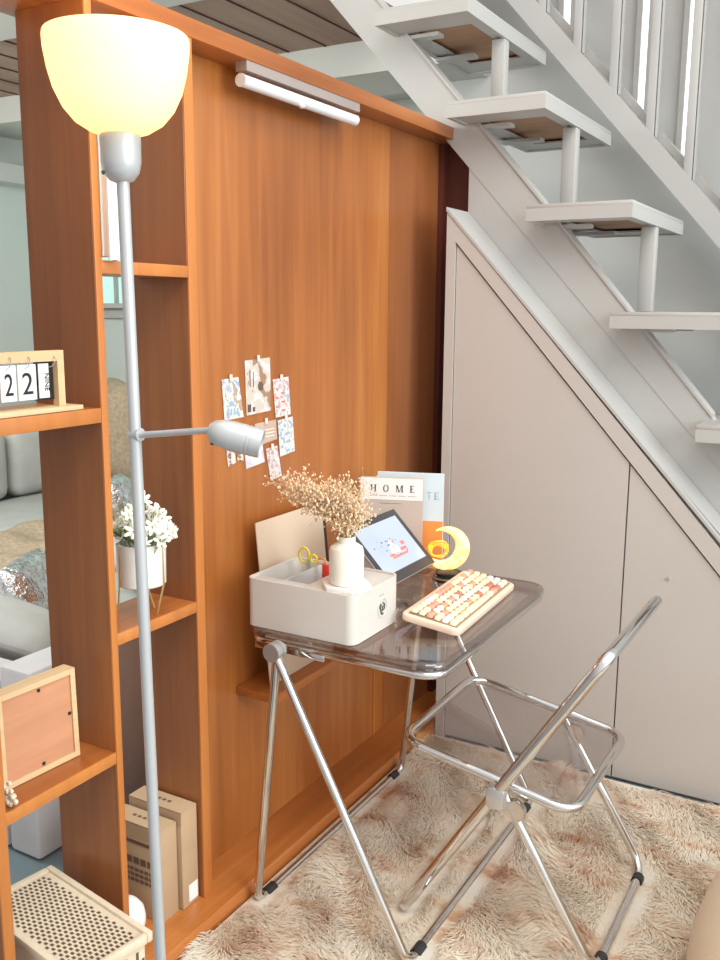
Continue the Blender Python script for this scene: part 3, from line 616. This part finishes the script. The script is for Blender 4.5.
def book(name, label, A, B, z1, th, parts):
    A = Vector(A); B = Vector(B); u = (B-A).normalized(); u.z = 0; wd = (B-A).length; nrm_ = Vector((u.y, -u.x, 0))
    T = Matrix(((u.x, 0, nrm_.x, A.x), (u.y, 0, nrm_.y, A.y), (0, 1, 0, DZ), (0, 0, 0, 1)))   # u, up, out towards the viewer
    o = thing(name, ((A.x+B.x)/2, (A.y+B.y)/2, DZ), label, 'book')
    H = z1-DZ
    MB().box(.002, wd-.003, .002, H-.002, -th+.002, -.002, T=T).build('pages', M['paper'], o)
    cv = MB().box(0, wd, 0, H, -.002, 0, T=T).box(0, wd, 0, H, -th, -th+.002, T=T).box(0, .002, 0, H, -th+.0021, -.0021, T=T)
    c = cv.build('cover', parts['cover'], o)
    return o, c, T, wd, H
o, c, T, wd, H = book('book', 'taupe magazine with a white band reading HOME standing behind the tablet', (-1.358, 2.372, DZ), (-1.181, 2.438, DZ), 1.006, .016, dict(cover=M['brownc']))
MB().box(.0005, wd-.0005, H-.066, H-.0005, .0002, .0008, T=T).build('title_band', M['paper'], c)
tb_ = MB()
for poly in serif_text('HOME', .021, .019): tb_.prism([(a+.030, b2+H-.042) for a, b2 in poly], 'Z', .0009, .0014, T=T)
tb_.build('title', M['inkblack'], c)
tb_ = MB()
for k in range(30):
    if k % 6 == 5: continue
    tb_.box(.030+k*.0048, .0325+k*.0048, H-.055, H-.0525, .0009, .0012, T=T)
for k in range(16): tb_.box(.06+k*.0042, .063+k*.0042, H-.078, H-.076, .0002, .0006, T=T)
tb_.build('subtitle', plain('grey print', (.25, .23, .22), .6), c)
o, c, T, wd, H = book('book', 'pale blue and orange magazine standing behind the HOME magazine', (-1.328, 2.425, DZ), (-1.137, 2.490, DZ), 1.017, .014, dict(cover=M['bluew']))
MB().box(.0005, wd-.0005, .001, H-.145, .0002, .0008, T=T).build('cover_picture', M['orange'], c)
tb_ = MB()
for poly in serif_text('TE', .022, .002): tb_.prism([(a+wd-.052, b2+H-.078) for a, b2 in poly], 'Z', .0003, .0008, T=T)
tb_.build('title', M['bluei'], c)

# moon lamp
ml = thing('moon_lamp', (-1.075, 2.40, DZ), 'glowing amber crescent moon lamp on a round black base', 'lamp')
MB().lathe([(.046, 0), (.047, .008), (.047, .013), (.038, .015), (.038, .024), (.030, .028)], (-1.075, 2.40, DZ), 36).build('base', M['black'], ml)
MB().lathe([(.0478, .0085), (.0482, .011), (.0478, .0125)], (-1.075, 2.40, DZ), 36).build('base_ring', M['gold'], ml)
mc = Vector((-1.082, 2.405, .815)); yaw = R(-38)
Tm = Matrix.Translation(mc) @ Matrix.Rotation(R(32), 4, 'Z')
t = bmesh.new(); n = 40; outr = .066; secs = []
for k in range(n+1):
    a = R(-168)+R(290)*k/n; wdt = .044*max(.08, math.sin(PI*k/n))**.8
    rr_ = outr-wdt*.5
    ring_ = []
    for j in range(10):
        th_ = 2*PI*j/10; ring_.append(t.verts.new(((rr_+wdt*.5*math.cos(th_))*math.cos(a), .011*max(.25, math.sin(PI*k/n))*math.sin(th_), (rr_+wdt*.5*math.cos(th_))*math.sin(a))))
    secs.append(ring_)
for a_, b_ in zip(secs, secs[1:]):
    for j in range(10): t.faces.new((a_[j], a_[(j+1) % 10], b_[(j+1) % 10], b_[j]))
t.faces.new(secs[0][::-1]); t.faces.new(secs[-1]); bmesh.ops.recalc_face_normals(t, faces=t.faces)
MB().merge(t, Tm).build('crescent', M['moon'], ml)
b = MB()
for k in range(3): b.tube([((.028-.003*k)*math.cos(a*PI/10)-.026, .008*math.sin(a*.9+k), (.024-.003*k)*math.sin(a*PI/10)-.004*k) for a in range(20)], .0028, 6, True, Tm)
b.tube([(-.045, 0, .005), (-.03, 0, .012), (-.01, 0, .004), (.004, 0, .010)], .003, 6, T=Tm)
b.build('filament', M['amber'], ml)
# folder behind, standing on the wall shelf
fo = thing('folder', (-1.39, 2.07, .507), 'large beige folder leaning on the wood panel behind the storage box', 'folder')
t = bmesh.new(); Tf = frame_T((-1.362, 1.905, .5075), 0, 0, R(-5.5))
MB().box(-.004, 0, 0, .322, 0, .445, .001, T=Tf).build('cover', M['folder'], fo)
MB().box(-.0055, -.0042,   .323, .342, 0.01, .425, T=Tf).build('spine_strip', M['black'], fo)

# ============================================================ CARDS ON PANEL
cards = [
 ('white postcard with a round blue picture pinned to the left of the tall card', [(1.825, 1.327), (1.893, 1.330), (1.913, 1.226), (1.834, 1.224)], ((.86, .80, .70), (.42, .50, .70), (.55, .40, .30)), 40),
 ('tallest postcard with a beige interior photo at the top of the cluster', [(1.921, 1.370), (2.032, 1.374), (2.034, 1.232), (1.926, 1.228)], ((.72, .62, .54), (.86, .80, .74), (.42, .24, .15)), 26),
 ('white postcard with small pink and red drawing right of the tallest card', [(2.044, 1.314), (2.119, 1.318), (2.129, 1.213), (2.057, 1.210)], ((.86, .80, .76), (.76, .42, .42), (.50, .52, .60)), 50),
 ('plain dusty pink card in the middle of the postcard cluster', [(1.960, 1.203), (2.057, 1.205), (2.062, 1.151), (1.962, 1.142)], ((.66, .46, .36), (.64, .44, .34), (.68, .48, .38)), 5),
 ('white postcard with blue pencil sketches at the right edge of the cluster', [(2.066, 1.201), (2.138, 1.206), (2.148, 1.107), (2.076, 1.100)], ((.86, .84, .80), (.40, .50, .66), (.70, .64, .60)), 60),
 ('narrow tilted pink patterned card hanging lowest on the panel', [(2.009, 1.130), (2.062, 1.133), (2.083, 1.046), (2.030, 1.040)], ((.80, .68, .66), (.60, .36, .36), (.88, .82, .82)), 70),
 ('white card with faint lilac lines under the reading lamp head', [(1.915, 1.143), (1.993, 1.146), (2.003, 1.096), (1.920, 1.088)], ((.86, .82, .84), (.72, .66, .76), (.88, .86, .86)), 20),
 ('small dark and cream card low on the left of the cluster', [(1.838, 1.149), (1.872, 1.146), (1.877, 1.112), (1.845, 1.104)], ((.76, .66, .58), (.28, .20, .22), (.84, .78, .70)), 60),
 ('small brown card scrap beside the lilac lined card', [(1.880, 1.146), (1.906, 1.144), (1.909, 1.113), (1.884, 1.114)], ((.70, .58, .50), (.36, .20, .15), (.80, .72, .64)), 60),
]
for i, (lab, q, cc, s_) in enumerate(cards):
    cy = sum(p[0] for p in q)/4; zc = sum(p[1] for p in q)/4
    o = thing('postcard', (PX+.001, cy, q[0][1]), lab, 'postcard', 'postcards pinned to the wood panel')
    MB().prism(q, 'X', PX+.0012, PX+.0022).build('card', cardmat('card print %d' % i, cc[0], cc[1], cc[2], s_), o)
    ym = (q[0][0]+q[1][0])/2; zm = (q[0][1]+q[1][1])/2
    c_ = o.children[0]; pm_ = MB(); xa, xb = PX+.0023, PX+.0028
    if i == 0:
        pm_.tube([(xa, 1.862+.024*math.cos(a*PI/12), 1.292+.026*math.sin(a*PI/12)) for a in range(24)], .0009, 5, True)
        for k in range(4): pm_.box(xa, xb, 1.845+k*.013, 1.852+k*.013, 1.235, 1.252)
        pm_.box(xa, xb, 1.842, 1.885, 1.258, 1.261)
    elif i == 1:
        pm_.lathe([(.012, 0), (.012, .0006)], (0, 0, 0), 20, Matrix.Translation((xa, 1.988, 1.300)) @ Matrix.Rotation(PI/2, 4, 'Y'))
        pm_.box(xa, xb, 1.930, 1.945, 1.236, 1.256).box(xa, xb, 1.952, 1.962, 1.236, 1.248).box(xa, xb, 1.940, 1.944, 1.305, 1.345).box(xa, xb, 1.955, 1.958, 1.300, 1.340)
    elif i in (3, 6):
        for k in range(3): pm_.box(xa, xb, q[0][0]+.045, q[1][0]-.008, q[0][1]-.022-k*.009, q[0][1]-.020-k*.009)
    elif i in (2, 4):
        for k in range(6): pm_.box(xa, xb, q[0][0]+.014+(k % 2)*.026, q[0][0]+.026+(k % 2)*.030, q[0][1]-.030-k*.012, q[0][1]-.024-k*.012)
    else:
        for k in range(3): pm_.box(xa, xb, q[0][0]+.012, q[0][0]+.018, q[0][1]-.016-k*.009, q[0][1]-.012-k*.009)
    pm_.build('printed_drawing', [M['bluei'], M['ink'], M['keyr'], M['ceramic'], M['bluei'], M['keyr'], M['ceramic'], M['ink'], M['ink']][i], c_)
    if i != 8: MB().box(PX+.0024, PX+.007, ym-.005, ym+.005, zm-.006, zm+.010, .0015).build('clip', plain('pink clip %d' % i, (.85, .66, .58), .5), o)

# light bar on the beam
lb = thing('light_bar', (-1.385, 2.08, 2.004), 'slim white tube light mounted along the top of the wood panel', 'light')
MB().box(-1.400, -1.368, 1.845, 2.372, 2.046, 2.0683).build('mounting_plate', M['plate'], lb)
MB().tube([(-1.383, 1.845, 2.025), (-1.383, 2.366, 2.025)], .0145, 16).build('tube', M['tube'], lb)
MB().tube([(-1.383, 1.840, 2.025), (-1.383, 1.8448, 2.025)], .0155, 16).tube([(-1.383, 2.3662, 2.025), (-1.383, 2.37, 2.025)], .0155, 16).build('end_cap', M['plastic'], lb)
MB().blob((-1.374, 2.085, 2.011), (.009, .012, .007), 12).build('sensor', M['plastic'], lb)

# ============================================================ SHELF OBJECTS
# tall white profile on the upper shelf
s_ = thing('wall_fixture', (-1.385, 1.395, 1.5935), 'tall white and cream slotted strip fixture standing on the upper shelf',  'fixture')
MB().box(-1.402, -1.350, 1.366, 1.392, 1.600, 1.90, .002).build('body', plain('cream strip', (.92, .80, .66), .5), s_)
for xx in (-1.4055, -1.3515): MB().box(xx, xx+.0055, 1.363, 1.394, 1.5935, 1.905).build('side_rail', M['paper'], s_)
MB().box(-1.370, -1.3665, 1.364, 1.3658, 1.6, 1.90).build('middle_rib', M['paper'], s_)
# flower pot with tripod legs
pc = (-1.415, 1.49)
pt_ = thing('flower_pot', (pc[0], pc[1], .8225), 'white marble pot on thin gold tripod legs on the middle shelf', 'pot')
MB().lathe([(.050, .893), (.053, .896), (.055, .990), (.051, .990), (.049, .905), (.001, .903)], (pc[0], pc[1], 0), 40).build('pot_body', M['marble'], pt_)
for a in (0.2, 2.3, 4.4):
    ca, sa = math.cos(a), math.sin(a)
    MB().tube([(pc[0]+.053*ca, pc[1]+.053*sa, .985), (pc[0]+.0555*ca, pc[1]+.0555*sa, .90), (pc[0]+.028*ca+.02*sa, pc[1]+.055*sa, .8235)], .0022, 6).build('leg', M['gold'], pt_)
fb = thing('flower_bunch', (pc[0], pc[1], .91), 'bunch of small white artificial blossoms with green leaves in the marble pot', 'flowers')
def blossom(mb, c, r):
    d0 = Vector((random.uniform(-1, 1), random.uniform(-1.2, .4), random.uniform(0, 1.2))).normalized(); Tq = Matrix.Translation(c) @ Vector((0, 0, 1)).rotation_difference(d0).to_matrix().to_4x4()
    for k in range(6):
        a = k*PI/3; Tp = Tq @ Matrix.Rotation(a, 4, 'Z') @ Matrix.Translation((r*.6, 0, 0)) @ Matrix.Rotation(-.45, 4, 'Y')
        mb.blob((0, 0, 0), (r*.58, r*.26, r*.08), 8, Tp)
for k in range(40):
    a = random.uniform(0, 2*PI); rr_ = .080*math.sqrt(random.random())
    c = Vector((pc[0]+.012+rr_*math.cos(a), pc[1]+rr_*math.sin(a)*.9, .998+random.uniform(.0, .088)*(1.15-rr_/.1)))
    if c.x < -1.55: continue
    o = MB(); blossom(o, c, random.uniform(.015, .020)); q = o.build('blossom', M['petal'], fb)
    MB().tube([(pc[0]+random.uniform(-.02, .02), pc[1]+random.uniform(-.02, .02), .92), tuple(c*.999)], .001, 4).build('stem', M['leaf'], q)
for k in range(14):
    a = random.uniform(0, 2*PI); Tq = Matrix.Translation((pc[0]+.045*math.cos(a), pc[1]+.045*math.sin(a), .995+random.uniform(0, .03))) @ Matrix.Rotation(a, 4, 'Z') @ Matrix.Rotation(-.6, 4, 'Y')
    MB().blob((0, 0, 0), (.024, .009, .0015), 8, Tq).build('leaf', M['leaf'], fb)
# flip calendar
zc0 = 1.3045
ca = thing('flip_calendar', (-1.40, 1.2, zc0), 'pine desk calendar with flip cards showing 22 on the upper left shelf', 'calendar')
MB().box(-1.425, -1.372, 1.056, 1.300, zc0, zc0+.009, .001).build('base', M['pine'], ca)
fr = MB().box(-1.408, -1.392, 1.258, 1.274, zc0+.0092, 1.420).box(-1.408, -1.392, 1.06, 1.2578, 1.400, 1.420).box(-1.408, -1.392, 1.06, 1.070, zc0+.0092, 1.4018)
fr.build('frame', M['pine'], ca)
def fcard(y0, y1, z0, z1, xx=-1.398): return MB().box(xx, xx+.003, y0, y1, z0, z1, .0004)
TY = Matrix(((0, 0, 1, 0), (1, 0, 0, 0), (0, 1, 0, 0), (0, 0, 0, 1)))   # text plane facing +X, reading along +Y
for y0, y1 in ((1.127, 1.162), (1.166, 1.208)):
    o = fcard(y0, y1, 1.330, 1.396).build('number_card', M['paper'], ca)
    text_mb('2', .058, Matrix.Translation((-1.3944, (y0+y1)/2, 1.341)) @ TY @ Matrix.Diagonal((.95 if y1-y0 > .04 else .72, 1, 1, 1))).build('number', M['inkblack'], o)
    for yy in ((y0+y1)/2-.002,): MB().tube([(-1.397+.013*math.cos(a*PI/10), yy+.004*math.sin(a*PI/10), 1.400+.012*math.sin(a*PI/10)) for a in range(20)], .0009, 6, True).build('ring', M['steel'], o)
fcard(1.085, 1.122, 1.330, 1.396).build('number_card', M['paper'], ca)
o = fcard(1.211, 1.2555, 1.326, 1.399, -1.4055).build('month_card', M['black'], ca)
o = MB().box(-1.400, -1.397, 1.216, 1.240, 1.331, 1.396, .0004).build('month_card', M['paper'], ca)
text_mb('NINE', .015, Matrix.Translation((-1.3965, 1.229, 1.361)) @ TY @ Matrix.Rotation(-PI/2, 4, 'Z')).build('month', M['inkblack'], o)
MB().tube([(-1.397+.012*math.cos(a*PI/10), 1.246+.004*math.sin(a*PI/10), 1.400+.011*math.sin(a*PI/10)) for a in range(20)], .0009, 6, True).build('ring', M['steel'], o)
# picture frame seen from the back
pf = thing('picture_frame', (-1.45, 1.2, .563), 'pine picture frame turned to show its reddish plywood back on the lower left shelf', 'picture frame')
TF = frame_T((-1.434, 1.104, .5635), R(-3), 0, R(-1.2)); FWd, FH, FD = .190, .196, .034
MB().box(-FD, 0, 0, .012, 0, FH, T=TF).box(-FD, 0, FWd-.012, FWd, 0, FH, T=TF).box(-FD, 0, .0122, FWd-.0122, 0, .012, T=TF).box(-FD, 0, .0122, FWd-.0122, FH-.012, FH, T=TF).build('frame', M['pine'], pf)
MB().box(-.010, -.004, .0125, FWd-.0125, .0125, FH-.0125, T=TF).build('backing', M['ply'], pf)
for y, z in ((.10, .176), (.10, .018), (.172, .10)): MB().box(-.0038, -.0015, y-.003, y+.003, z-.003, z+.003, T=TF).build('turn_clip', M['black'], pf)
# small lace ornament
lo_ = MB()
for k in range(26): lo_.blob((-1.385+random.gauss(0, .010), 1.080+random.gauss(0, .004), .585+random.gauss(0, .011)), (.006, .005, .006), 8)
tag(lo_.build('shell_ornament', plain('cream shell', (.72, .60, .46), .6), loc=(-1.385, 1.080, .563)), 'small cream shell ornament at the left end of the lower shelf', 'ornament')
# cardboard boxes
def carton(y0, y1, x0, x1, z1, label, lab2, marks):
    o = thing('cardboard_box', ((x0+x1)/2, (y0+y1)/2, .0505), label, 'box', 'cardboard boxes at the foot of the shelves')
    MB().box(x0, x1, y0, y1, .0508, z1-.001, .0015).build('body', M['kraft'], o)
    MB().box(x0-.0008, x1+.0015, y0-.0015, y0+.0004, z1-.035, z1).box(x0-.0008, x1+.0015, y0-.0015, y1-.004, z1-.001, z1+.0015).build('lid_flap', M['kraft'], o)
    b = MB()
    for k in range(4): b.box((x0+x1)/2-.03+k*.016, (x0+x1)/2-.02+k*.016, y0+(y1-y0)*.40, y0+(y1-y0)*.55, z1+.0016, z1+.0020)
    if marks:
        for k in range(4): b.box(x0+.05+k*.022, x0+.066+k*.022, y0-.0018, y0-.0002, z1-.105, z1-.088)
        for r_ in range(3):
            for k in range(7): b.box(x0+.045+k*.015, x0+.056+k*.015, y0-.0018, y0-.0002, z1-.125-r_*.014, z1-.117-r_*.014)
        b.box(x0, x1, y0-.0018, y0-.0002, z1-.052, z1-.044)
    b.build('print', M['ink'], o)
    if lab2: MB().box(x1, x1+.0006, y0+.022, y1-.004, .060, .105).build('paper_label', M['paper'], o)
carton(1.488, 1.546, -1.545, -1.388, .291, 'kraft cardboard box with dark printing, nearer one of the pair', False, True)
carton(1.554, 1.612, -1.545, -1.380, .309, 'kraft cardboard box with a white paper label, farther one against the upright', True, False)
tag(MB().lathe([(.022, 0), (.038, .012), (.047, .035), (.048, .05), (.044, .072), (.030, .090), (.012, .097), (.001, .098)], (-1.432, 1.410, .0508), 28).build('white_jar', M['ottle'], loc=(-1.432, 1.410, .0508)), 'small white round jar half hidden beside the cardboard boxes', 'jar')
# rattan box
rb = thing('woven_basket', (-1.37, 1.2, .051), 'beige woven plastic basket with a perforated lid at the bottom left', 'basket')
RL, RD, RH = .362, .185, .202
TRb = Matrix.Translation((-1.198, 1.255, .0512)) @ Matrix.Rotation(R(-9), 4, 'Z') @ Matrix.Translation((-RL, -RD, 0))
MB().box(.012, RL-.012, .012, RD-.010, 0, RH-.022, .006, T=TRb).build('body', M['rattan'], rb)
wv = MB()
for k in range(11):
    for j in range(3): wv.box(RL-.0122, RL-.0110, .024+k*.014, .030+k*.014, .02+j*.05+(k % 2)*.02, .045+j*.05+(k % 2)*.02, T=TRb)
for k in range(20): wv.box(.03+k*.0155, .036+k*.0155, .0108, .0122, .03+(k % 2)*.03, .06+(k % 2)*.03, T=TRb)
tag(wv.build('weave_holes', M['ink'], rb), kind='stuff')
lid = MB().box(0, RL, 0, .014, RH-.022, RH, .003, T=TRb).box(0, RL, RD-.014, RD, RH-.022, RH, .003, T=TRb).box(0, .014, .0142, RD-.0142, RH-.022, RH, .003, T=TRb).box(RL-.014, RL, .0142, RD-.0142, RH-.022, RH, .003, T=TRb)
lid.box(.0142, RL-.0142, .0142, RD-.0142, RH-.012, RH-.007, T=TRb); lidb = lid.build('lid', M['rattan'], rb)
hl = MB(); nx, ny = 25, 12
for i in range(nx):
    for j in range(ny):
        u = .024+(RL-.048)*i/(nx-1); v = .024+(RD-.048)*(j+(.5 if i % 2 else 0))/ny
        hl.box(u-.0042, u+.0042, v-.0030, v+.0030, RH-.0069, RH-.0064, T=TRb @ Matrix.Identity(4))
tag(hl.build('lid_holes', plain('shadowed brown holes', (.13, .08, .05), .8), lidb), kind='stuff')

# ============================================================ LOUNGE BEHIND
so = thing('sofa', (-3.1, 2.9, 0), 'large light grey fabric sofa in the room behind the shelves', 'sofa')
MB().box(-4.45, -1.905, 1.59, 4.2, .03, .36, .03).build('base', M['sofa2'], so)
MB().box(-4.2, -2.05, 1.80, 4.15, .36, .46, .035).build('seat_cushion', M['sofa'], so)
MB().box(-2.02, -1.90, 1.565, 4.15, .005, .55, .012).box(-4.3, -2.03, 1.565, 1.70, .005, .50, .012).build('armrest', M['sofa2'], so)
for k in range(3): MB().box(-4.5, -4.12, 1.75+k*.82, 2.55+k*.82, .46, .86, .07, seg=3).build('back_cushion', M['sofa'], so)
def pillow(name, c, size, T_r, mat, label, cat='cushion'):
    t = bmesh.new(); bmesh.ops.create_cube(t, size=2); bmesh.ops.subdivide_edges(t, edges=t.edges, cuts=7, use_grid_fill=True)
    for v in t.verts:
        x, y, z = v.co; f = (1-abs(x)**3)*(1-abs(y)**3); v.co = Vector((x*size[0]*(1-.08*y*y), y*size[1]*(1-.08*x*x), z*size[2]*(.12+.88*max(f, 0)**.5)))
    return tag(MB().merge(t, Matrix.Translation(c) @ T_r).build(name, mat, loc=c, angle=80), label, cat)
RY = lambda a: Matrix.Rotation(a, 4, 'Y'); RZ = lambda a: Matrix.Rotation(a, 4, 'Z'); RX = lambda a: Matrix.Rotation(a, 4, 'X')
pillow('cushion', (-3.43, 3.16, .565), (.10, .14, .05), RY(1.1), M['foil'], 'silver cushion farther back on the sofa seat, left of the brown upright')
pillow('cushion', (-2.46, 2.07, .575), (.105, .17, .06), RZ(.45) @ RY(1.05), M['foil'], 'shiny silver sequin cushion propped behind the grey cushion')
pillow('cushion', (-2.28, 1.84, .525), (.17, .13, .06), RZ(.4) @ RY(.30), M['sofa'], 'grey cushion lying at the near end of the sofa')
pillow('cushion', (-2.98, 3.05, .62), (.14, .14, .06), RZ(.5) @ RY(1.2), M['foil'], 'silver foil cushion seen between the uprights behind the pot')
pillow('cushion', (-2.70, 2.86, .60), (.09, .10, .09), RX(.5), M['olive'], 'small olive green cushion behind the flower pot')
pillow('cushion', (-3.92, 3.95, .80), (.30, .30, .12), RZ(-.5) @ RX(PI/2), M['throw'], 'beige knitted cushion in the far corner of the sofa')
pillow('cushion', (-2.33, 2.56, .575), (.16, .20, .09), RY(.5), M['sofa2'], 'light grey cushion leaning on the sofa arm behind the flower pot')
# throw
t = bmesh.new(); bmesh.ops.create_grid(t, x_segments=40, y_segments=40, size=1)
for v in t.verts:
    x, y, _ = v.co; v.co = Vector((-3.10+x*.46+y*.10, 2.60+y*.42, .472+.012*math.sin(x*9+y*3)+.012*math.sin(y*11)+.01))
ex_ = bmesh.ops.extrude_face_region(t, geom=list(t.faces)); [setattr(v, 'co', v.co+Vector((0, 0, .018))) for v in ex_['geom'] if isinstance(v, bmesh.types.BMVert)]; bmesh.ops.recalc_face_normals(t, faces=t.faces)
tag(MB().merge(t).build('throw_blanket', M['throw']), 'beige knitted throw blanket spread over the sofa seat', 'blanket')

# beanbag at the right edge
tag(MB().lathe([(.36, .012), (.385, .05), (.38, .11), (.355, .20), (.31, .29), (.23, .37), (.12, .41), (.01, .415)], (.100, 2.06, .0), 48).build('floor_pouf', M['bag'], loc=(.100, 2.06, 0)), 'beige rounded floor pouf at the right edge of the fur rug', 'pouf')

for o in bpy.data.objects:
    if '_w' in o: del o['_w']
